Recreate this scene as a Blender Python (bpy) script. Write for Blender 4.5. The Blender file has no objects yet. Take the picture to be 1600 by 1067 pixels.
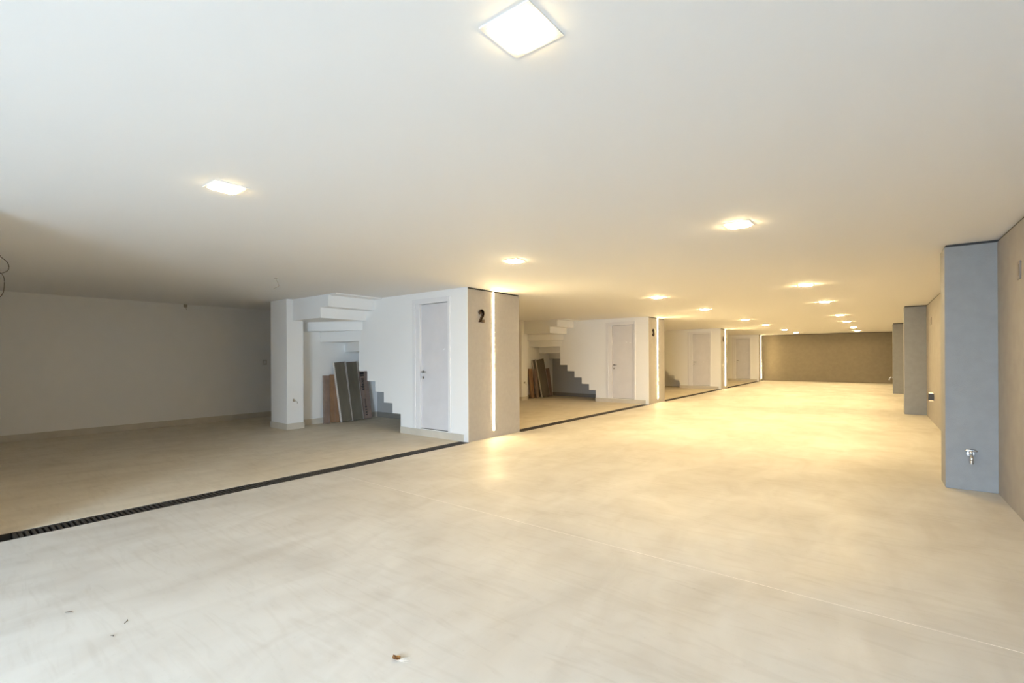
import bpy, bmesh, math, random
from mathutils import Vector, Matrix

random.seed(7)
S = bpy.context.scene
COL = S.collection

# ------------------------------------------------------------------ camera
CAM_H, YAW, ROLL = 1.35, 0.6625, 0.0051
FPX, HOR = 746.0, 557.85
H = 2.467                                   # ceiling height
cam = bpy.data.cameras.new('camera')
cam.sensor_fit = 'HORIZONTAL'
cam.sensor_width = 36.0
cam.lens = 36.0 * FPX / 1600.0
cam.shift_y = (HOR - 533.5) / 1600.0
cam.clip_start, cam.clip_end = 0.05, 200
cam_ob = bpy.data.objects.new('camera', cam)
COL.objects.link(cam_ob)
cam_ob.matrix_world = (Matrix.Translation((0, 0, CAM_H)) @ Matrix.Rotation(YAW, 4, 'Z')
                       @ Matrix.Rotation(math.pi / 2, 4, 'X') @ Matrix.Rotation(-ROLL, 4, 'Z'))
S.camera = cam_ob

# ------------------------------------------------------------------ daylight, exposure
GATE_Y = -4.5                              # open street front of the garage, behind the camera
SKY_COL, SKY_STR = (0.64, 0.82, 1.0), 34.0
LED_COL = (1.0, 0.735, 0.36)
LAMP_STR, STRIP_STR = 465.0, 100.0
GATE_X0 = -1.7                             # left jamb of the street opening
w = bpy.data.worlds.new('overcast_sky')
S.world = w
w.use_nodes = True
bg = w.node_tree.nodes['Background']
bg.inputs[0].default_value = (*SKY_COL, 1)
bg.inputs[1].default_value = SKY_STR
pl = bpy.data.lights.new('street_opening_portal', 'AREA')
pl.shape = 'RECTANGLE'; pl.size, pl.size_y = 1.0 - GATE_X0, H
pl.cycles.is_portal = True
po = bpy.data.objects.new('street_opening_portal', pl); COL.objects.link(po)
po.location = ((1.0 + GATE_X0) / 2, GATE_Y - 0.02, H / 2); po.rotation_euler = (math.pi / 2, 0, 0)
po.rotation_euler = (-math.pi / 2, 0, math.pi)

S.view_settings.view_transform = 'Standard'
S.view_settings.look = 'None'
S.view_settings.gamma = 1.0
S.view_settings.use_curve_mapping = False
S.view_settings.exposure = 0.52
S.cycles.max_bounces = 12
S.cycles.diffuse_bounces = 8
S.cycles.glossy_bounces = 4
S.cycles.sample_clamp_indirect = 8.0
S.cycles.caustics_reflective = False

# ------------------------------------------------------------------ materials
def new_mat(name):
    m = bpy.data.materials.new(name); m.use_nodes = True
    nt = m.node_tree
    return m, nt, nt.nodes['Principled BSDF']

def mat(name, col, rough=0.6, var=0.0, scale=3.0, bump=0.0, bscale=120.0, metal=0.0, spec=0.5, col2=None, stretch=(1, 1, 1)):
    m, nt, b = new_mat(name)
    b.inputs['Roughness'].default_value = rough
    b.inputs['Metallic'].default_value = metal
    b.inputs['Specular IOR Level'].default_value = spec
    b.inputs['Base Color'].default_value = (*col, 1)
    tc = nt.nodes.new('ShaderNodeTexCoord')
    mp = nt.nodes.new('ShaderNodeMapping'); mp.inputs['Scale'].default_value = stretch
    nt.links.new(tc.outputs['Object'], mp.inputs['Vector'])
    if var > 0 or col2:
        n = nt.nodes.new('ShaderNodeTexNoise'); n.inputs['Scale'].default_value = scale
        n.inputs['Detail'].default_value = 6
        nt.links.new(mp.outputs['Vector'], n.inputs['Vector'])
        r = nt.nodes.new('ShaderNodeValToRGB')
        c2 = col2 or tuple(c * (1 - var) for c in col)
        c1 = col if col2 else tuple(min(1, c * (1 + var)) for c in col)
        r.color_ramp.elements[0].position = 0.34; r.color_ramp.elements[1].position = 0.66
        r.color_ramp.elements[0].color = (*c2, 1); r.color_ramp.elements[1].color = (*c1, 1)
        nt.links.new(n.outputs['Fac'], r.inputs['Fac'])
        nt.links.new(r.outputs['Color'], b.inputs['Base Color'])
    if bump > 0:
        n2 = nt.nodes.new('ShaderNodeTexNoise'); n2.inputs['Scale'].default_value = bscale
        n2.inputs['Detail'].default_value = 4
        nt.links.new(mp.outputs['Vector'], n2.inputs['Vector'])
        bp = nt.nodes.new('ShaderNodeBump'); bp.inputs['Strength'].default_value = bump
        bp.inputs['Distance'].default_value = 0.01
        nt.links.new(n2.outputs['Fac'], bp.inputs['Height'])
        nt.links.new(bp.outputs['Normal'], b.inputs['Normal'])
    return m

def emis(name, col, strength):
    m, nt, b = new_mat(name)
    b.inputs['Base Color'].default_value = (0.8, 0.8, 0.8, 1)
    b.inputs['Emission Color'].default_value = (*col, 1)
    b.inputs['Emission Strength'].default_value = strength
    return m

def concrete(name, base, dark, rough):
    """power-floated concrete: broad cloudy mottling, trowel arcs and fine specks"""
    m, nt, b = new_mat(name)
    L = nt.links.new
    tc = nt.nodes.new('ShaderNodeTexCoord')
    def noise(scale, detail, dist=0.0, stretch=None):
        n = nt.nodes.new('ShaderNodeTexNoise')
        n.inputs['Scale'].default_value = scale; n.inputs['Detail'].default_value = detail
        n.inputs['Distortion'].default_value = dist
        if stretch:
            mp = nt.nodes.new('ShaderNodeMapping'); mp.inputs['Scale'].default_value = stretch
            mp.inputs['Rotation'].default_value = (0, 0, 0.35)
            L(tc.outputs['Object'], mp.inputs['Vector']); L(mp.outputs['Vector'], n.inputs['Vector'])
        else:
            L(tc.outputs['Object'], n.inputs['Vector'])
        return n
    def ramp(n, p0, p1, c0, c1):
        r = nt.nodes.new('ShaderNodeValToRGB')
        r.color_ramp.elements[0].position = p0; r.color_ramp.elements[1].position = p1
        r.color_ramp.elements[0].color = (*c0, 1); r.color_ramp.elements[1].color = (*c1, 1)
        L(n.outputs['Fac'], r.inputs['Fac']); return r
    def mul(a, bb, f=1.0):
        x = nt.nodes.new('ShaderNodeMix'); x.data_type = 'RGBA'; x.blend_type = 'MULTIPLY'
        x.inputs['Factor'].default_value = f
        L(a.outputs[0] if a.bl_idname != 'ShaderNodeMix' else a.outputs[2], x.inputs[6])
        L(bb.outputs[0], x.inputs[7]); return x
    big = ramp(noise(0.8, 5, 0.6), 0.35, 0.68, dark, base)
    mid = ramp(noise(3.2, 7, 1.2, (1.0, 0.45, 1.0)), 0.3, 0.62, (0.90, 0.885, 0.87), (1, 1, 1))
    streak = ramp(noise(5.0, 5, 2.0, (0.35, 2.2, 1)), 0.28, 0.5, (0.93, 0.92, 0.91), (1, 1, 1))
    speck = ramp(noise(38, 2), 0.22, 0.34, (0.93, 0.925, 0.915), (1, 1, 1))
    c = mul(mul(mul(big, mid), streak), speck)
    L(c.outputs[2], b.inputs['Base Color'])
    rr = ramp(noise(2.2, 4, 0.5), 0.3, 0.7, (rough * 0.8,) * 3, (min(1, rough * 1.25),) * 3)
    L(rr.outputs['Color'], b.inputs['Roughness'])
    b.inputs['Specular IOR Level'].default_value = 0.4
    bp = nt.nodes.new('ShaderNodeBump'); bp.inputs['Strength'].default_value = 0.04
    bp.inputs['Distance'].default_value = 0.01
    L(noise(14, 4).outputs['Fac'], bp.inputs['Height']); L(bp.outputs['Normal'], b.inputs['Normal'])
    return m

M = {}
M['ceil'] = mat('matt_white_ceiling_paint', (0.88, 0.875, 0.87), 0.75, bump=0.02, bscale=60)
M['white'] = mat('white_wall_paint', (0.87, 0.865, 0.85), 0.6, bump=0.03, bscale=70)
M['grey'] = mat('grey_textured_wall_paint', (0.37, 0.35, 0.33), 0.62, var=0.03, scale=14, bump=0.35, bscale=160)
M['greyp'] = mat('cool_grey_pillar_paint', (0.25, 0.257, 0.265), 0.62, var=0.045, scale=9, bump=0.35, bscale=160)
M['greyw'] = mat('grey_roller_wall_paint', (0.30, 0.283, 0.272), 0.66, var=0.05, scale=7, bump=0.3, bscale=140)
M['gap'] = mat('dark_shadow_gap_profile', (0.03, 0.028, 0.027), 0.7)
M['aisle'] = concrete('polished_aisle_concrete', (0.64, 0.622, 0.582), (0.545, 0.52, 0.475), 0.56)
M['bayf'] = concrete('bay_floor_cement_tile', (0.70, 0.635, 0.52), (0.63, 0.565, 0.45), 0.6)
M['street'] = mat('asphalt_street', (0.16, 0.16, 0.165), 0.9, var=0.2, scale=8)
M['farw'] = mat('taupe_end_wall_paint', (0.17, 0.145, 0.10), 0.66, var=0.05, scale=7, bump=0.3, bscale=140)
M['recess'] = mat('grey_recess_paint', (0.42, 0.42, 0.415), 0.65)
M['sub'] = mat('raw_subfloor_concrete', (0.05, 0.047, 0.043), 0.9, var=0.2)
M['joint'] = mat('pale_joint_sealant', (0.84, 0.80, 0.76), 0.6, var=0.08, scale=20)
M['base'] = mat('beige_grey_skirting_tile', (0.60, 0.555, 0.475), 0.45, var=0.06, scale=4)
M['base_shaded'] = mat('shade_darkened_skirting_tile', (0.22, 0.205, 0.18), 0.5, var=0.06, scale=4)  # skirting tile darkened in colour to carry the shade under the stair
M['door'] = mat('film_wrapped_white_door', (0.70, 0.685, 0.70), 0.32, var=0.03, scale=3, bump=0.10, bscale=7)
M['frame'] = mat('white_lacquer_door_frame', (0.80, 0.79, 0.79), 0.4)
M['metal'] = mat('brushed_chrome', (0.72, 0.72, 0.73), 0.22, metal=1.0)
M['dkmetal'] = mat('dark_nickel', (0.16, 0.15, 0.145), 0.35, metal=0.8)
M['grate'] = mat('weathered_black_grate', (0.040, 0.033, 0.027), 0.6, var=0.35, scale=14)
M['num'] = mat('dark_brown_numeral', (0.075, 0.040, 0.022), 0.5, var=0.2, scale=30)
M['plank'] = mat('greige_porcelain_plank', (0.19, 0.163, 0.12), 0.45, col2=(0.14, 0.118, 0.085), scale=5, stretch=(1, 1, 0.35))
M['edge'] = mat('pale_tile_edge', (0.62, 0.58, 0.54), 0.6, var=0.1, scale=12)
M['card'] = mat('brown_cardboard', (0.27, 0.155, 0.085), 0.8, var=0.12, scale=6)
M['card2'] = mat('dull_mauve_cardboard', (0.27, 0.195, 0.16), 0.8, var=0.15, scale=6)
M['ink'] = mat('black_print_ink', (0.02, 0.018, 0.017), 0.7)
M['tape'] = mat('clear_packing_tape', (0.90, 0.90, 0.92), 0.12)
M['plate'] = mat('taupe_plastic_plate', (0.16, 0.14, 0.125), 0.45)
M['lampbody'] = mat('charcoal_wall_light_body', (0.035, 0.037, 0.045), 0.45)
M['wire'] = mat('grey_cable_sheath', (0.20, 0.18, 0.16), 0.6)
M['wireL'] = mat('light_cable_sheath', (0.40, 0.36, 0.31), 0.6)
M['leaf'] = mat('dry_leaf', (0.42, 0.20, 0.05), 0.7, col2=(0.12, 0.05, 0.02), scale=60)
M['straw'] = mat('bleached_straw', (0.62, 0.57, 0.50), 0.7, var=0.2, scale=50)
M['twig'] = mat('dark_twig', (0.10, 0.07, 0.045), 0.8)
M['lampf'] = mat('white_lamp_rim', (0.78, 0.77, 0.75), 0.45)
M['led'] = emis('warm_led_panel', LED_COL, LAMP_STR)
M['led0'] = emis('warm_led_panel_dimmed_low', LED_COL, LAMP_STR * 0.10)
M['led1'] = emis('warm_led_panel_dimmed', LED_COL, LAMP_STR * 0.38)
M['strip'] = emis('warm_led_strip', LED_COL, STRIP_STR)
M['ledw'] = emis('warm_wall_light_glow', LED_COL, 2.5)
M['chan'] = mat('strip_channel_aluminium', (0.62, 0.60, 0.57), 0.4)

# ------------------------------------------------------------------ mesh helpers
class MB:
    def __init__(s): s.v = []; s.f = []
    def box(s, x0, x1, y0, y1, z0, z1):
        return s.prism([(x0, y0), (x1, y0), (x1, y1), (x0, y1)], z0, z1)
    def prism(s, poly, z0, z1):                       # plan polygon (ccw), vertical
        a = sum(p[0] * q[1] - q[0] * p[1] for p, q in zip(poly, poly[1:] + poly[:1]))
        if a < 0: poly = poly[::-1]
        n = len(poly); o = len(s.v)
        s.v += [(x, y, z0) for x, y in poly] + [(x, y, z1) for x, y in poly]
        s.f.append(tuple(o + i for i in reversed(range(n))))
        s.f.append(tuple(o + n + i for i in range(n)))
        for i in range(n):
            j = (i + 1) % n
            s.f.append((o + i, o + j, o + n + j, o + n + i))
        return s
    def xz(s, poly, y0, y1):                          # polygon in the XZ plane pushed along Y
        a = sum(p[0] * q[1] - q[0] * p[1] for p, q in zip(poly, poly[1:] + poly[:1]))
        if a < 0: poly = poly[::-1]
        n = len(poly); o = len(s.v)
        s.v += [(x, y0, z) for x, z in poly] + [(x, y1, z) for x, z in poly]
        s.f.append(tuple(o + i for i in range(n)))
        s.f.append(tuple(o + n + i for i in reversed(range(n))))
        for i in range(n):
            j = (i + 1) % n
            s.f.append((o + j, o + i, o + n + i, o + n + j))
        return s
    def tube(s, pts, r, n=8, cap=True, smooth=False):
        pts = [Vector(p) for p in pts]
        if smooth:
            q = []
            for i in range(len(pts) - 1):
                p0, p1, p2, p3 = pts[max(i - 1, 0)], pts[i], pts[i + 1], pts[min(i + 2, len(pts) - 1)]
                for j in range(6):
                    u = j / 6
                    q.append(0.5 * (2 * p1 + (p2 - p0) * u + (2 * p0 - 5 * p1 + 4 * p2 - p3) * u * u + (3 * p1 - p0 - 3 * p2 + p3) * u ** 3))
            pts = q + [pts[-1]]
        o = len(s.v); k = len(pts)
        rr = r if isinstance(r, (list, tuple)) else [r] * k
        up = None
        for i, p in enumerate(pts):
            t = (pts[min(i + 1, k - 1)] - pts[max(i - 1, 0)]).normalized()
            if up is None:
                up = Vector((0, 0, 1)) if abs(t.z) < 0.9 else Vector((1, 0, 0))
            a = t.cross(up).normalized(); b = t.cross(a).normalized(); up = -b if False else up
            for q in range(n):
                an = 2 * math.pi * q / n
                s.v.append(tuple(p + (a * math.cos(an) + b * math.sin(an)) * rr[i]))
        for i in range(k - 1):
            for q in range(n):
                q2 = (q + 1) % n
                s.f.append((o + i * n + q, o + i * n + q2, o + (i + 1) * n + q2, o + (i + 1) * n + q))
        if cap:
            s.f.append(tuple(o + q for q in reversed(range(n))))
            s.f.append(tuple(o + (k - 1) * n + q for q in range(n)))
        return s
    def mesh(s, name):
        me = bpy.data.meshes.new(name); me.from_pydata(s.v, [], s.f); me.update()
        bm = bmesh.new(); bm.from_mesh(me); bmesh.ops.recalc_face_normals(bm, faces=bm.faces)
        bm.to_mesh(me); bm.free()
        return me
    def build(s, name, m, parent=None, bevel=0.0, smooth=False):
        me = s.mesh(name); me.materials.append(M[m] if isinstance(m, str) else m)
        return link(name, me, parent, bevel, smooth)

def link(name, me, parent=None, bevel=0.0, smooth=False):
    o = bpy.data.objects.new(name, me); COL.objects.link(o)
    if parent: o.parent = parent
    if bevel > 0:
        b = o.modifiers.new('bevel', 'BEVEL'); b.width = bevel; b.segments = 2; b.limit_method = 'ANGLE'
    if smooth:
        for p in me.polygons: p.use_smooth = True
    return o

def struct(o): o['kind'] = 'structure'; return o
def tag(o, label, cat, group=None):
    o['label'] = label; o['category'] = cat
    if group: o['group'] = group
    return o
def empty(name, loc, rz=0.0):
    o = bpy.data.objects.new(name, None); COL.objects.link(o)
    o.location = loc; o.rotation_euler = (0, 0, rz); o.empty_display_size = 0.1
    return o

# ------------------------------------------------------------------ plan of the place (metres)
PX = -5.21                                   # front face of the numbered piers
DOORY = [5.54, 12.91, 20.40, 27.80]          # white door wall that ends each bay
PIER1 = [6.89, 14.13, 21.43, 28.95]          # other side of each pier
STRIPY = [6.17, 13.585, 21.07, 28.36]
FAR = 28.95
BACK = -11.30
BAY0 = [0.42] + PIER1[:3]                   # where each bay begins
RX = lambda y: 0.978 - 0.0168 * y            # right-hand wall is one degree out of square
DR0, DR1 = -5.385, -5.165                    # drain channel
JY = 3.12                                    # saw-cut joint across the aisle
GAPH = 0.024

# floor: sub-base, aisle slabs either side of the joint, one slab per bay
fl = struct(MB().box(BACK - 0.2, 1.25, GATE_Y, FAR + 0.2, -0.25, -0.12).build('floor', 'sub'))
def aisle(y0, y1): return [(DR1, y0), (RX(y0) + 0.05, y0), (RX(y1) + 0.05, y1), (DR1, y1)]
MB().prism(aisle(GATE_Y, JY - 0.003), -0.12, 0).build('aisle_slab', 'aisle', fl)
MB().prism(aisle(JY + 0.003, FAR + 0.05), -0.12, 0).build('aisle_slab', 'aisle', fl)
MB().prism(aisle(JY - 0.003, JY + 0.003), -0.12, -0.0008).build('joint_filler', 'joint', fl)
for k in range(4):
    MB().box(BACK - 0.05, DR0, BAY0[k] - 0.02, DOORY[k] + 1.25, -0.12, 0).build('bay_slab', 'bayf', fl)
    MB().box(DR0, DR1, DOORY[k], PIER1[k], -0.12, -0.0005).build('threshold_slab', 'aisle', fl)
MB().box(DR0, DR1, GATE_Y, BAY0[0], -0.12, -0.0005).build('threshold_slab', 'aisle', fl)
for k in range(4):
    m = MB(); a, b = BAY0[k] + 0.002, DOORY[k] - 0.002
    m.box(DR0 + 0.0005, DR0 + 0.004, a, b, -0.12, -0.002); m.box(DR1 - 0.004, DR1 - 0.0005, a, b, -0.12, -0.002)
    m.box(DR0, DR1, a - 0.003, a, -0.12, -0.002)
    m.build('drain_channel', 'sub', fl)
struct(MB().box(-16, 8, GATE_Y - 14, GATE_Y, -0.25, -0.005).build('street_ground', 'street'))

# ceiling: one slab
struct(MB().box(BACK - 0.2, 1.25, GATE_Y, FAR + 0.2, H, H + 0.2).build('ceiling', 'ceil'))

# walls
struct(MB().box(BACK - 0.15, BACK, GATE_Y, FAR + 0.2, -0.12, H).build('wall_left', 'white'))
wf = struct(MB().box(PX - 0.3, 1.25, FAR, FAR + 0.15, -0.12, H - GAPH).build('wall_far', 'farw'))
MB().box(PX - 0.3, 1.25, FAR + 0.012, FAR + 0.15, H - GAPH, H).build('shadow_gap', 'gap', wf)
def rw(off, y0, y1): return [(RX(y0) + off, y0), (1.3, y0), (1.3, y1), (RX(y1) + off, y1)]
wr = struct(MB().prism(rw(0, GATE_Y, FAR), -0.12, H - GAPH).build('wall_right', 'greyw'))
MB().prism(rw(0.012, GATE_Y, FAR), H - GAPH, H).build('shadow_gap', 'gap', wr)
we = struct(MB().box(BACK, PX - 0.02, GATE_Y, BAY0[0], -0.12, H).build('wall_entrance', 'white'))
MB().box(PX - 0.02, PX, GATE_Y, BAY0[0], 0, H).build('pier_face', 'grey', we)
struct(MB().box(PX, GATE_X0, GATE_Y - 0.15, GATE_Y, -0.12, H).build('wall_front', 'white'))

# skirting on the rear wall
struct(MB().box(BACK, BACK + 0.012, BAY0[0], DOORY[0] + 1.2, 0, 0.115).build('baseboard_left', 'base'))

# right-hand pillars
rsk = math.atan(0.0168)
for k, py in enumerate((6.55, 14.12, 21.5)):
    x1 = RX(py) + 0.02; x0 = 0.595 - 0.0168 * py
    o = empty('pillar', (0, 0, 0))
    dx = 0.0168 * 0.36
    poly = [(x0, py), (x1, py), (x1 - dx, py + 0.36), (x0 - dx, py + 0.36)]
    MB().prism(poly, 0, H - GAPH).build('shaft', 'greyp', o, bevel=0.004)
    e = 0.012
    poly2 = [(x0 + e, py + e), (x1, py + e), (x1 - dx, py + 0.36 - e), (x0 - dx + e, py + 0.36 - e)]
    MB().prism(poly2, H - GAPH, H).build('shadow_gap', 'gap', o)
    tag(o, ['grey textured square pillar with a chrome tap low on its face',
            'grey textured square pillar between the tap pillar and the pillar by the end wall',
            'grey textured square pillar standing closest to the grey end wall'][k], 'pillar')

# ------------------------------------------------------------------ numbered piers with stairs and doors
WT = 0.12                                                     # thickness of the white stair wall
SAW = [(-6.87, 0.337), (-7.10, 0.52), (-7.352, 0.711), (-7.61, 0.905), (-7.865, 1.095), (-8.13, 1.28)]
D0, D1, DZ0, DZ1 = -6.335, -5.645, 0.125, 2.268               # door opening
RECX = -9.20                                                  # wall of the recess under the stair
PW = 1.21                                                     # depth of recess behind the door wall
bay_word = ['first', 'second', 'third', 'last']

def pier(k):
    y = DOORY[k]; y2 = PIER1[k]; sy = STRIPY[k]
    p = struct(empty('wall_pier', (0, 0, 0)))
    # grey face towards the aisle, in two leaves either side of the light slot
    sl = 0.017
    MB().box(PX - 0.10, PX, y + 0.006, sy - sl, 0, H - GAPH).build('pier_face', 'grey', p)
    MB().box(PX - 0.10, PX, sy + sl, y2, 0, H - GAPH).build('pier_face', 'grey', p)
    MB().box(PX - 0.10, PX, sy - sl, sy + sl, 0, 0.115).build('pier_face', 'grey', p)
    MB().box(PX - 0.10, PX - 0.012, y + 0.006, y2, H - GAPH, H).build('shadow_gap', 'gap', p)
    # white door wall: stepped lower edge follows the stair soffit
    z = H
    def wallpiece(poly): MB().xz(poly, y, y + WT).build('wall_panel', 'white', p)
    saw = []
    for i, (x, zz) in enumerate(SAW):
        if i == 0:
            saw += [(x, 0.0), (x, zz)]
        else:
            saw += [(x, SAW[i - 1][1]), (x, zz)] if i < len(SAW) - 1 else [(x, SAW[i - 1][1])]
    wallpiece(saw + [(SAW[-1][0], z), (D0, z), (D0, 0.0)])
    wallpiece([(D0, DZ1), (D1, DZ1), (D1, z), (D0, z)])
    wallpiece([(D0, 0.0), (D1, 0.0), (D1, DZ0), (D0, DZ0)])
    wallpiece([(D1, 0.0), (PX - 0.10, 0.0), (PX - 0.10, z), (D1, z)])
    MB().box(PX - 0.10, PX - 0.0005, y, y + 0.006, 0, H).build('wall_panel', 'white', p)
    # store room behind the door: back and side wall; wall facing the next bay
    MB().box(RECX - 0.12, PX - 0.10, y + PW, y2, 0, H).build('wall_panel', 'white', p)
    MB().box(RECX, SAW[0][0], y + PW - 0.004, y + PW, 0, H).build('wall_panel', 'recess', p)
    MB().box(SAW[0][0], SAW[0][0] + 0.08, y + WT, y + PW, 0, H).build('wall_panel', 'white', p)
    # recess wall at the foot of the stair, and return to the rear wall
    MB().box(RECX - 0.12, RECX, y - 0.75, y + PW, 0, H).build('wall_panel', 'white', p)
    MB().box(BACK, RECX - 0.12, y + PW, y2, 0, H).build('wall_panel', 'white', p)
    # skirting tiles
    t = 0.012
    MB().box(SAW[0][0], D0 - 0.185, y - t, y, 0, 0.115).build('skirting', 'base', p)
    MB().box(D0 - 0.185, PX - 0.095, y - t, y, 0, 0.115).build('skirting', 'base', p)
    MB().box(RECX, RECX + t, y - 0.75, y + PW, 0, 0.115).build('skirting', 'base', p)
    MB().box(RECX + t, SAW[0][0], y + PW - t - 0.004, y + PW - 0.004, 0, 0.115).build('skirting', 'base_shaded', p)
    MB().box(SAW[0][0] - t, SAW[0][0], y + 0.0, y + PW - t, 0, 0.115).build('skirting', 'base', p)
    # square column at the corner of the stair
    c = empty('column', (-9.2, y - 0.9, 0))
    cx0, cx1, cy0, cy1 = -0.29, 0.335, -0.165, 0.16
    MB().box(cx0, cx1, cy0, cy1, 0, H).build('shaft', 'white', c, bevel=0.003)
    for bx in ((cx0 - t, cx1 + t, cy0 - t, cy0), (cx1, cx1 + t, cy0, cy1 + t)):
        MB().box(*bx, 0, 0.115).build('skirting', 'base', c)
    tag(c, 'white square column with tiled skirting at the stair of the %s bay' % bay_word[k], 'column')
    # stair with stepped soffit: straight flight, winders, returning flight
    s = empty('staircase', (-8.13, y, 0))
    ox, oy = 8.13, -y
    def step(poly, zb, th=0.36):
        MB().prism([(a + ox, b + oy) for a, b in poly], zb, min(zb + th, H - 0.001)).build('step', 'white', s)
    yb, yf = y + PW - 0.005, y - 0.95
    xe = RECX + 0.001
    for i in range(len(SAW) - 1):
        xa, zz = SAW[i]; xb = SAW[i + 1][0]
        step([(xb, y + WT), (xa, y + WT), (xa, yb), (xb, yb)], zz)
    P = (-8.13, y + WT); P2 = (-8.13, y); P3 = (-8.06, y); P4 = (-8.0, y - 0.002)
    step([P, (-8.13, yb), (xe, yb), (xe, y + 0.98)], 1.285)
    step([P, (xe, y + 0.98), (xe, y + 0.38), P2], 1.475)
    step([P2, (xe, y + 0.38), (xe, y - 0.19), P3], 1.68)
    step([P3, (xe, y - 0.19), (xe, y - 0.61), P4], 1.885)
    step([P4, (xe, y - 0.61), (-8.86, y - 0.74), (-8.86, yf), (-7.885, yf), (-7.885, y - 0.002)], 2.065, 0.42)
    step([(-7.885, yf), (-7.63, yf), (-7.63, y - 0.002), (-7.885, y - 0.002)], 2.25)
    step([(-7.63, yf), (-7.39, yf), (-7.39, y - 0.002), (-7.63, y - 0.002)], 2.446)
    tag(s, 'white concrete winding stair with stepped underside in the %s bay' % bay_word[k], 'stairs')

def door(k):
    y = DOORY[k]
    d = struct(empty('door_%d' % (k + 1), ((D0 + D1) / 2, y, DZ0)))
    hw = (D1 - D0) / 2; hh = DZ1 - DZ0
    # casing in three boards, jamb behind
    cw, pr = 0.075, 0.018
    e = 0.12
    MB().box(-hw - 0.19, -hw - 0.19 + cw, -pr, 0, -0.01, hh + cw + 0.015).build('door_frame', 'frame', d, bevel=0.004)
    MB().box(-hw - 0.115, -hw, -pr * 0.5, 0.02, -0.01, hh + 0.012).build('door_frame', 'frame', d, bevel=0.003)
    MB().box(hw, hw + 0.05, -pr, 0, -0.01, hh + cw + 0.015).build('door_frame', 'frame', d, bevel=0.004)
    MB().box(-hw - 0.115, hw, -pr, 0, hh, hh + cw + 0.015).build('door_frame', 'frame', d, bevel=0.004)
    lf = MB().box(-hw + 0.004, hw - 0.004, 0.022, 0.060, 0.010, hh - 0.006).build('door_leaf', 'door', d, bevel=0.002)
    MB().box(-hw, hw, 0.014, WT, -0.004, 0.006).build('threshold', 'dkmetal', d)
    MB().box(-hw, hw, 0.075, 0.085, 0, hh).build('door_stop', 'gap', d)
    # lever handle, rose and lock rose
    hx, hz = -hw + 0.055, 0.98
    MB().tube([(hx, 0.022, hz), (hx, 0.012, hz)], 0.026, 16).build('handle_rose', 'metal', lf)
    MB().tube([(hx, 0.02, hz), (hx, -0.03, hz), (hx + 0.012, -0.036, hz), (hx + 0.11, -0.036, hz)], 0.0095, 10).build('lever_handle', 'dkmetal', lf, smooth=True)
    MB().tube([(hx, 0.022, hz - 0.10), (hx, 0.012, hz - 0.10)], 0.024, 16).build('lock_rose', 'metal', lf)
    MB().box(hx - 0.004, hx + 0.004, 0.0105, 0.013, hz - 0.115, hz - 0.09).build('keyhole', 'ink', lf)
    for tx, tz, ang in ([(0.22, 1.36, 0.3)], [(0.22, 1.62, 0.2), (0.10, 1.64, -0.1)], [(0.10, 0.98, 0.9), (-0.18, 1.98, 0)], [(0.21, 1.42, 0.2), (0.08, 0.82, 0.5)])[k]:
        c_, s_ = math.cos(ang), math.sin(ang)
        q = [(-0.025, -0.008), (0.025, -0.008), (0.025, 0.008), (-0.025, 0.008)]
        MB().xz([(tx + a * c_ - b * s_, tz + a * s_ + b * c_) for a, b in q], 0.0205, 0.0218).build('tape_strip', 'tape', lf)

for k in range(4):
    pier(k); door(k)

# ------------------------------------------------------------------ LED strips let into the piers
for k in range(4):
    y = STRIPY[k]
    s = empty('led_strip', (PX, y, 0.115))
    hgt = H - GAPH - 0.115
    MB().box(-0.060, -0.020, -0.0168, 0.0168, 0.002, hgt).build('channel', 'chan', s)
    MB().box(-0.020, 0.004, -0.0168, 0.0168, 0.004, hgt - 0.004).build('diffuser', 'strip', s)
    tag(s, 'glowing vertical LED strip in the grey pier ' +
        ['between the first and second bays', 'between the second and third bays', 'between the third and last bays', 'touching the end wall'][k], 'light')

# ------------------------------------------------------------------ ceiling lights
LY = [1.315, 4.39, 8.80, 11.82, 16.02, 19.24, 23.42, 26.78]
ordw = ['eighth', 'seventh', 'sixth', 'fifth', 'fourth', 'third', 'second', 'first']
fm = MB()
r0, r1 = 0.104, 0.086
for a in ((-r0, r0, -r0, -r1), (-r0, r0, r1, r0), (-r0, -r1, -r1, r1), (r1, r0, -r1, r1)):
    fm.box(*a, -0.004, 0.0)
fm = fm.mesh('lamp_frame'); fm.materials.append(M['lampf'])
dmb = MB().box(-r1, r1, -r1, r1, -0.016, -0.0005)
dmb.v = [(a * (0.76 if c < -0.01 else 1), b * (0.76 if c < -0.01 else 1), c) for a, b, c in dmb.v]   # shallow pyramid lens
dm = dmb.mesh('lamp_diffuser'); dm.materials.append(M['led'])
dm0 = dm.copy(); dm0.materials[0] = M['led0']
dm1 = dm.copy(); dm1.materials[0] = M['led1']
for row, x in (('bays', -3.385), ('pillars', -0.975)):
    for i, y in enumerate(LY):
        t = empty('ceiling_light', (x, y, H))
        link('frame', fm, t); link('diffuser', dm if i > 1 else (dm0, dm1)[i], t)
        tag(t, 'square warm ceiling light in the row by the %s, %s from the end wall' % (
            'numbered bays' if row == 'bays' else 'grey pillars', ordw[i]), 'light', 'square ceiling lights')

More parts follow.
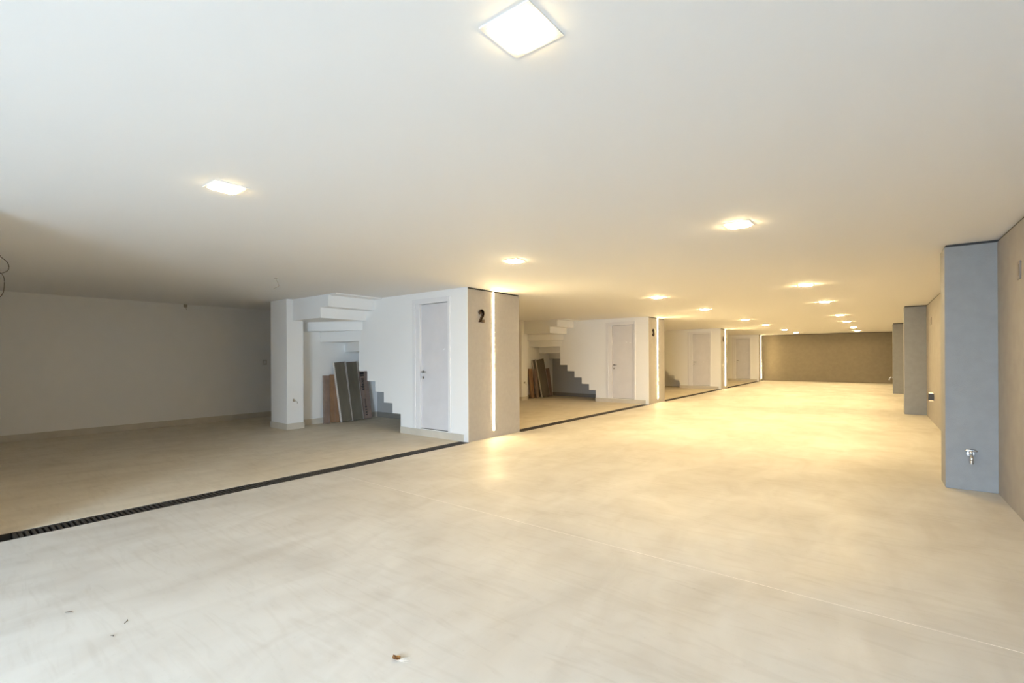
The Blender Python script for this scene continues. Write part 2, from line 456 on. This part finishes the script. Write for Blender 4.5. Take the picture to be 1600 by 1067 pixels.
# ------------------------------------------------------------------ raised numerals
def ribbon(mb, pts, x0, x1):
    """closed outline pieces in (y,z) extruded along X"""
    n = len(pts); o = len(mb.v)
    mb.v += [(x0, a, b) for a, b in pts] + [(x1, a, b) for a, b in pts]
    mb.f.append(tuple(o + i for i in range(n))); mb.f.append(tuple(o + n + i for i in reversed(range(n))))
    for i in range(n):
        j = (i + 1) % n
        mb.f.append((o + i, o + j, o + n + j, o + n + i))
def disc(c, r, n=14): return [(c[0] + r * math.cos(2 * math.pi * i / n), c[1] + r * math.sin(2 * math.pi * i / n)) for i in range(n)]
def stroke(mb, path, wd, x0, x1):
    for i in range(len(path) - 1):
        (a, b), (c, d) = path[i], path[i + 1]
        L = math.hypot(c - a, d - b); nx, ny = -(d - b) / L, (c - a) / L
        w0, w1 = wd[i] / 2, wd[i + 1] / 2
        ribbon(mb, [(a + nx * w0, b + ny * w0), (a - nx * w0, b - ny * w0), (c - nx * w1, d - ny * w1), (c + nx * w1, d + ny * w1)], x0, x1)
        ribbon(mb, disc((c, d), w1, 10), x0, x1)
def arc(cx_, cy_, rx, ry, a0, a1, n=10):
    return [(cx_ + rx * math.cos(math.radians(a0 + (a1 - a0) * i / n)), cy_ + ry * math.sin(math.radians(a0 + (a1 - a0) * i / n))) for i in range(n + 1)]
def numeral(ch, y, z, hgt, label):
    # unit design: width 0.62, height 1, y grows towards the right-hand side seen from the aisle
    mb = MB(); X0, X1 = 0.0, 0.02
    if ch == '2':
        ribbon(mb, disc((0.13, 0.74), 0.13), X0, X1)
        p = arc(0.30, 0.70, 0.19, 0.215, 165, -20, 12) + [(0.42, 0.50), (0.26, 0.27), (0.14, 0.10)]
        stroke(mb, p, [0.14] * 4 + [0.17, 0.19, 0.21, 0.21, 0.21, 0.21, 0.21, 0.21, 0.21, 0.21, 0.19, 0.18], X0, X1)
        ribbon(mb, [(0.0, 0.0), (0.62, 0.0), (0.62, 0.235), (0.40, 0.215), (0.24, 0.20), (0.05, 0.14)], X0, X1)
    elif ch == '3':
        ribbon(mb, disc((0.12, 0.77), 0.12), X0, X1); ribbon(mb, disc((0.12, 0.22), 0.13), X0, X1)
        stroke(mb, arc(0.29, 0.745, 0.18, 0.17, 160, -80, 12), [0.14, 0.15, 0.16, 0.17, 0.19, 0.20, 0.21, 0.21, 0.2, 0.19, 0.17, 0.15, 0.13], X0, X1)
        stroke(mb, arc(0.29, 0.285, 0.21, 0.20, 85, -165, 12), [0.13, 0.16, 0.19, 0.21, 0.22, 0.22, 0.22, 0.21, 0.2, 0.18, 0.16, 0.15, 0.14], X0, X1)
    else:
        ribbon(mb, [(0.34, 1.0), (0.52, 1.0), (0.52, 0.0), (0.34, 0.0)], X0, X1)
        ribbon(mb, [(0.0, 0.22), (0.62, 0.22), (0.62, 0.37), (0.0, 0.37)], X0, X1)
        ribbon(mb, [(0.0, 0.37), (0.36, 1.0), (0.50, 1.0), (0.16, 0.37)], X0, X1)
        ribbon(mb, [(0.26, 0.0), (0.60, 0.0), (0.60, 0.09), (0.26, 0.09)], X0, X1)
    mb.v = [(a, b * hgt, c * hgt) for a, b, c in mb.v]
    o = mb.build('number_sign', 'num'); o.location = (PX + 0.001, y, z)
    tag(o, label, 'sign')
numeral('2', 5.793, 1.920, 0.212, 'dark brown raised numeral two on the grey pier')
numeral('3', 13.17, 1.925, 0.205, 'dark brown raised numeral three on the grey pier')
numeral('4', 20.68, 1.94, 0.205, 'dark brown raised numeral four on the grey pier')

# ------------------------------------------------------------------ drain grates
gw = DR1 - DR0
bar_me = MB().box(-gw / 2 + 0.018, gw / 2 - 0.018, -0.009, 0.009, -0.022, -0.001).mesh('bar'); bar_me.materials.append(M['grate'])
def rails(L):
    m = MB()
    m.box(-gw / 2, -gw / 2 + 0.02, 0, L, -0.03, 0.0); m.box(gw / 2 - 0.02, gw / 2, 0, L, -0.03, 0.0)
    m.box(-gw / 2 + 0.02, gw / 2 - 0.02, 0, 0.02, -0.03, 0); m.box(-gw / 2 + 0.02, gw / 2 - 0.02, L - 0.02, L, -0.03, 0)
    return m
for k in range(4):
    y0 = 0.53 if k == 0 else BAY0[k] + 0.01
    y1 = DOORY[k] - 0.002
    n = max(1, round(y1 - y0)); L = (y1 - y0) / n
    for i in range(n):
        g = empty('drain_grate', ((DR0 + DR1) / 2, y0 + i * L + 0.002, -0.003))
        rails(L - 0.004).build('grate_frame', 'grate', g)
        nb = int((L - 0.06) / 0.036)
        if k == 0:
            for j in range(nb):
                b = link('bar', bar_me, g); b.location = (0, 0.04 + j * (L - 0.08) / (nb - 1), 0)
        else:
            m = MB()
            for j in range(nb):
                yy = 0.04 + j * (L - 0.08) / (nb - 1)
                m.box(-gw / 2 + 0.018, gw / 2 - 0.018, yy - 0.009, yy + 0.009, -0.022, -0.001)
            o = m.build('bars', 'grate', g); o['kind'] = 'stuff'
        tag(g, 'black slotted floor drain grate across the front of the %s bay' % bay_word[k], 'drain grate', 'drain grates of the %s bay' % bay_word[k])

# ------------------------------------------------------------------ leaning tiles and cartons
def leaning(name, yb, wd, th, hgt, xb, lean, tilt, m, label, cat, rz=0.0, edge=None, group=None):
    """a flat pack standing on its short edge: foot at xb, top back against the recess wall"""
    o = empty(name, (xb, yb, 0))
    a = math.asin(max(-1, min(1, lean / hgt)))
    o.rotation_euler = (0, 0, 0)
    mtx = Matrix.Translation((xb, yb, 0)) @ Matrix.Rotation(rz, 4, 'Z') @ Matrix.Rotation(-a, 4, 'Y') @ Matrix.Rotation(tilt, 4, 'X')
    zlow = min((mtx @ Vector(c)).z for c in ((0, 0, 0), (0, wd, 0), (-th, 0, 0), (-th, wd, 0)))
    o.matrix_world = Matrix.Translation((0, 0, -zlow)) @ mtx
    if edge:
        MB().box(-th + 0.003, -0.003, 0.012, wd - 0.012, 0.004, hgt - 0.004).build('tile_body', m, o)
        MB().box(-th, -0.001, 0.0, 0.012, 0.0, hgt).build('edge_guard', edge, o)
        MB().box(-th, -0.001, wd - 0.012, wd, 0.0, hgt).build('edge_guard', edge, o)
        MB().box(-0.003, 0.0, 0.012, wd - 0.012, 0.004, hgt - 0.004).build('tile_face', m, o)
    else:
        MB().box(-th, 0, 0, wd, 0, hgt).build('box_body', m, o, bevel=0.003)
        MB().box(-0.001, 0.0012, wd * 0.46, wd * 0.5, 0.01, hgt - 0.005).build('flap_seam', 'card2' if m == 'card' else 'card', o)
    tag(o, label, cat, group)
    return o

def text_part(txt, size, parent, m, loc, rot):
    cu = bpy.data.curves.new('lettering', 'FONT'); cu.body = txt; cu.size = size; cu.extrude = 0.0006; cu.offset = size * 0.02
    tmp = bpy.data.objects.new('lettering', cu); COL.objects.link(tmp)
    bpy.context.view_layer.update()
    me = bpy.data.meshes.new_from_object(tmp.evaluated_get(bpy.context.evaluated_depsgraph_get()))
    bpy.data.objects.remove(tmp); me.materials.clear(); me.materials.append(M[m])
    o = link('printed_lettering', me, parent); o.matrix_local = Matrix.Translation(loc) @ rot
    return o

leaning('tile_carton', 5.335, 0.125, 0.05, 0.985, -9.03, 0.11, -0.05, 'card2',
        'mauve-brown flat carton at the outer end of the stack under the first stair', 'carton')
leaning('tile_carton', 5.465, 0.19, 0.05, 1.0, -9.00, 0.10, -0.05, 'card',
        'orange-brown flat carton half covered by dark planks in the first bay', 'carton')
leaning('tile_plank', 5.665, 0.262, 0.055, 1.262, -8.93, 0.14, 0.075, 'plank',
        'dark greige tile plank overlapping the orange-brown carton, first bay', 'tile', edge='edge')
leaning('tile_plank', 5.945, 0.275, 0.05, 1.265, -8.955, 0.14, 0.062, 'plank',
        'dark greige tile plank touching the printed carton, first bay', 'tile', edge='edge')
c = leaning('tile_carton', 6.245, 0.225, 0.06, 1.045, -9.0, 0.10, 0.06, 'card2',
            'brown carton with black lettering printed down its face, first bay', 'carton')
# lettering reads downwards
Rt = Matrix.Rotation(math.pi / 2, 4, 'Z') @ Matrix.Rotation(math.pi / 2, 4, 'X')      # text faces +X
Rt = Rt @ Matrix.Rotation(-math.pi / 2, 4, 'Z')
text_part('incepa', 0.105, c, 'ink', (0.0016, 0.055, 0.90), Rt)
for zz, hh in ((0.975, 0.055), (0.94, 0.025)):
    MB().box(0.0005, 0.0016, 0.03, 0.13, zz, zz + hh).build('print_mark', 'ink', c)
MB().box(0.0005, 0.0016, 0.085, 0.097, 0.23, 0.44).build('print_mark', 'ink', c)
for zz in (0.08, 0.13, 0.19, 0.25):
    MB().box(0.0005, 0.0016, 0.07, 0.115, zz, zz + 0.022).build('print_mark', 'ink', c)

Y2 = 12.91
leaning('tile_carton', Y2 - 0.31, 0.165, 0.05, 0.965, -9.03, 0.11, -0.03, 'card',
        'brown flat carton at the outer end of the stack under the second stair', 'carton')
leaning('tile_carton', Y2 - 0.135, 0.115, 0.05, 0.955, -8.94, 0.11, -0.03, 'card2',
        'narrow mauve-brown carton between a brown carton and planks, second bay', 'carton')
leaning('tile_plank', Y2 + 0.02, 0.22, 0.05, 1.255, -9.035, 0.10, 0.10, 'plank',
        'dark tile plank set behind a tilted plank under the second stair', 'tile', edge='edge')
leaning('tile_plank', Y2 + 0.15, 0.46, 0.05, 1.262, -8.915, 0.16, 0.11, 'plank',
        'wide dark tile plank tilted sideways under the second stair', 'tile', edge='edge')
leaning('tile_carton', Y2 + 0.655, 0.27, 0.05, 0.955, -9.02, 0.10, 0.06, 'card2',
        'brown flat carton beside the tilted wide plank, second bay', 'carton')

# ------------------------------------------------------------------ loose cables and outlets
def cable(pts, r, m, label, parent=None):
    o = MB().tube(pts, r, 7).build('loose_cable', m, parent, smooth=True)
    if label: tag(o, label, 'cable')
    return o
c = empty('loose_cable', (-6.66, 3.21, H))
MB().tube([(0, 0, 0), (0, 0, -0.012)], 0.022, 12).build('ceiling_cap', 'wireL', c)
MB().tube([(0, 0, -0.01), (0.01, 0.02, -0.05), (0.015, 0.03, -0.085), (0.02, 0.035, -0.11), (0.0, 0.005, -0.135), (-0.02, -0.02, -0.155)], 0.004, 7, smooth=True).build('cable_end', 'wireL', c, smooth=True)
tag(c, 'short loose cable hanging from the ceiling towards the first stair', 'cable')
c = empty('loose_cable', (-7.45, 0.645, H))
MB().tube([(0, 0, 0), (0, 0, -0.012)], 0.022, 12).build('ceiling_cap', 'wireL', c)
MB().tube([(0, 0, -0.01), (0.0, 0.035, -0.03), (0.0, 0.075, -0.08), (0, 0.07, -0.16), (0, -0.03, -0.22)], 0.0045, 7, smooth=True).build('cable_end', 'wire', c, smooth=True)
MB().tube([(0, -0.02, -0.18), (0, 0.02, -0.19), (0, 0.045, -0.24), (0, 0.045, -0.34), (0, 0.03, -0.42), (0, -0.01, -0.46), (0, -0.04, -0.40), (0, -0.05, -0.25), (0, -0.02, -0.18)], 0.0045, 7, smooth=True).build('cable_loop', 'wire', c, smooth=True)
tag(c, 'looped loose cable hanging from the ceiling by the rear white wall', 'cable')
c = empty('junction_stub', (BACK, 3.60, H - 0.035))
MB().box(0, 0.035, -0.03, 0.03, -0.03, 0.03).build('box_body', 'wireL', c, bevel=0.004)
MB().tube([(0.02, 0, -0.02), (0.03, 0.01, -0.06), (0.02, 0.02, -0.08)], 0.0045, 7, smooth=True).build('cable_end', 'wireL', c)
tag(c, 'small grey cable stub high on the rear white wall', 'cable')
for k in (0, 1):
    c = empty('loose_cable', (-8.865, DOORY[k] - 0.93, 0.545))
    MB().tube([(0.0, 0, 0), (0.012, 0, 0)], 0.024, 14).build('wall_cap', 'wireL', c)
    MB().tube([(0.01, 0, 0.0), (0.05, -0.03, 0.035), (0.07, -0.05, 0.03), (0.05, -0.02, -0.01), (0.045, 0.035, -0.02), (0.03, 0.05, -0.06)], 0.0045, 7, smooth=True).build('cable_end', 'wireL', c, smooth=True)
    tag(c, 'curled cable end sticking out of the white column in the %s bay' % bay_word[k], 'cable')
o = empty('wall_switch', (BACK, 5.19, 1.26))
MB().box(0, 0.01, -0.045, 0.045, -0.06, 0.06).build('cover_plate', 'chan', o, bevel=0.003)
MB().box(0.01, 0.014, -0.02, 0.02, -0.03, 0.03).build('rocker', 'frame', o)
tag(o, 'small switch plate on the rear white wall behind the column', 'switch')

# right-hand wall fittings
for k, (y, z) in enumerate(((5.68, 2.045), (13.0, 2.05))):
    o = empty('cover_plate', (RX(y), y, z), rsk)
    MB().box(-0.010, 0.0, -0.05, 0.05, -0.075, 0.075).build('plate', 'plate', o, bevel=0.003)
    MB().box(-0.013, -0.010, -0.028, 0.028, -0.048, 0.048).build('insert', 'plate', o, bevel=0.002)
    tag(o, ['taupe cover plate high on the grey wall before the tap pillar',
            'taupe cover plate high on the grey wall above the wall light'][k], 'cover plate')
y = 12.58
o = empty('wall_light', (RX(y), y, 0.52), rsk)
MB().box(-0.085, 0.0, -0.055, 0.055, -0.07, 0.07).build('lamp_body', 'lampbody', o, bevel=0.004)
MB().box(-0.075, -0.01, -0.045, 0.045, 0.0705, 0.076).build('upper_lens', 'ledw', o)
MB().box(-0.075, -0.01, -0.045, 0.045, -0.076, -0.0705).build('lower_lens', 'ledw', o)
tag(o, 'small charcoal up and down wall light low on the grey wall', 'light')

def tap(x, y, z, rz, label):
    o = empty('garden_tap', (x, y, z), rz)                   # spout points along -Y
    MB().tube([(0, 0, 0), (0, -0.008, 0)], 0.028, 18).build('wall_flange', 'metal', o, smooth=False)
    MB().tube([(0, -0.005, 0), (0, -0.05, 0), (0, -0.075, -0.004), (0, -0.095, -0.022), (0, -0.10, -0.05), (0, -0.10, -0.075)],
              [0.014, 0.014, 0.015, 0.014, 0.012, 0.012], 14).build('spout', 'metal', o, smooth=True)
    MB().tube([(0, -0.10, -0.055), (0, -0.10, -0.085)], 0.0155, 14).build('hose_nut', 'metal', o)
    MB().tube([(0, -0.05, 0.0), (0, -0.05, 0.034)], [0.016, 0.011], 12).build('valve_bonnet', 'metal', o, smooth=True)
    MB().tube([(-0.045, -0.05, 0.032), (-0.03, -0.05, 0.040), (0.03, -0.05, 0.040), (0.045, -0.05, 0.032)], [0.007, 0.009, 0.009, 0.007], 10).build('tee_handle', 'metal', o, smooth=True)
    tag(o, label, 'tap')
tap(0.595 - 0.0168 * 6.55 + 0.185, 6.55, 0.365, 0, 'chrome garden tap on the pale grey pillar face')
yy = 21.68
tap(0.595 - 0.0168 * yy, yy, 0.55, -math.pi / 2, 'chrome garden tap on the aisle side of the pillar by the end wall')

# ------------------------------------------------------------------ litter on the floor
o = empty('dry_leaf', (-1.725, 1.36, 0.0), 0.0)
m = MB(); n = 8
for i in range(n):
    a = 2 * math.pi * i / n
    m.v.append((0.022 * math.cos(a), 0.016 * math.sin(a), 0.004 + 0.012 * abs(math.sin(a * 1.5))))
m.v.append((0, 0, 0.003)); m.v.append((0, 0, 0.001))
for i in range(n):
    m.f.append((i, (i + 1) % n, n)); m.f.append(((i + 1) % n, i, n + 1))
m.build('leaf_blade', 'leaf', o)
for q in range(7):
    a = 0.55 + (q - 3) * 0.10
    L = random.uniform(0.05, 0.095)
    MB().tube([(0.012, 0.008 * (q - 3) / 3, 0.006), (L * math.cos(a), L * math.sin(a), 0.003 + 0.003 * (q % 3))], [0.0012, 0.0005], 5).build('bristle', 'straw', o)
tag(o, 'dry brown seed head with pale bristles lying on the concrete floor', 'leaf')
for (x, y, a, L, lab) in ((-3.43, 0.55, 0.7, 0.045, 'thin dark twig on the floor nearer the drain'),
                          (-3.08, 0.71, 2.6, 0.04, 'short bent dark twig on the floor beside a thinner twig'),
                          (-2.97, 0.63, 0.2, 0.022, 'tiny dark crumb of bark on the floor by the bent twig')):
    dx, dy = math.cos(a) * L / 2, math.sin(a) * L / 2
    o = MB().tube([(x - dx, y - dy, 0.003), (x + 0.004, y + 0.006, 0.005), (x + dx, y + dy, 0.003)], [0.0015, 0.0022, 0.001], 6).build('twig', 'twig')
    tag(o, lab, 'twig')
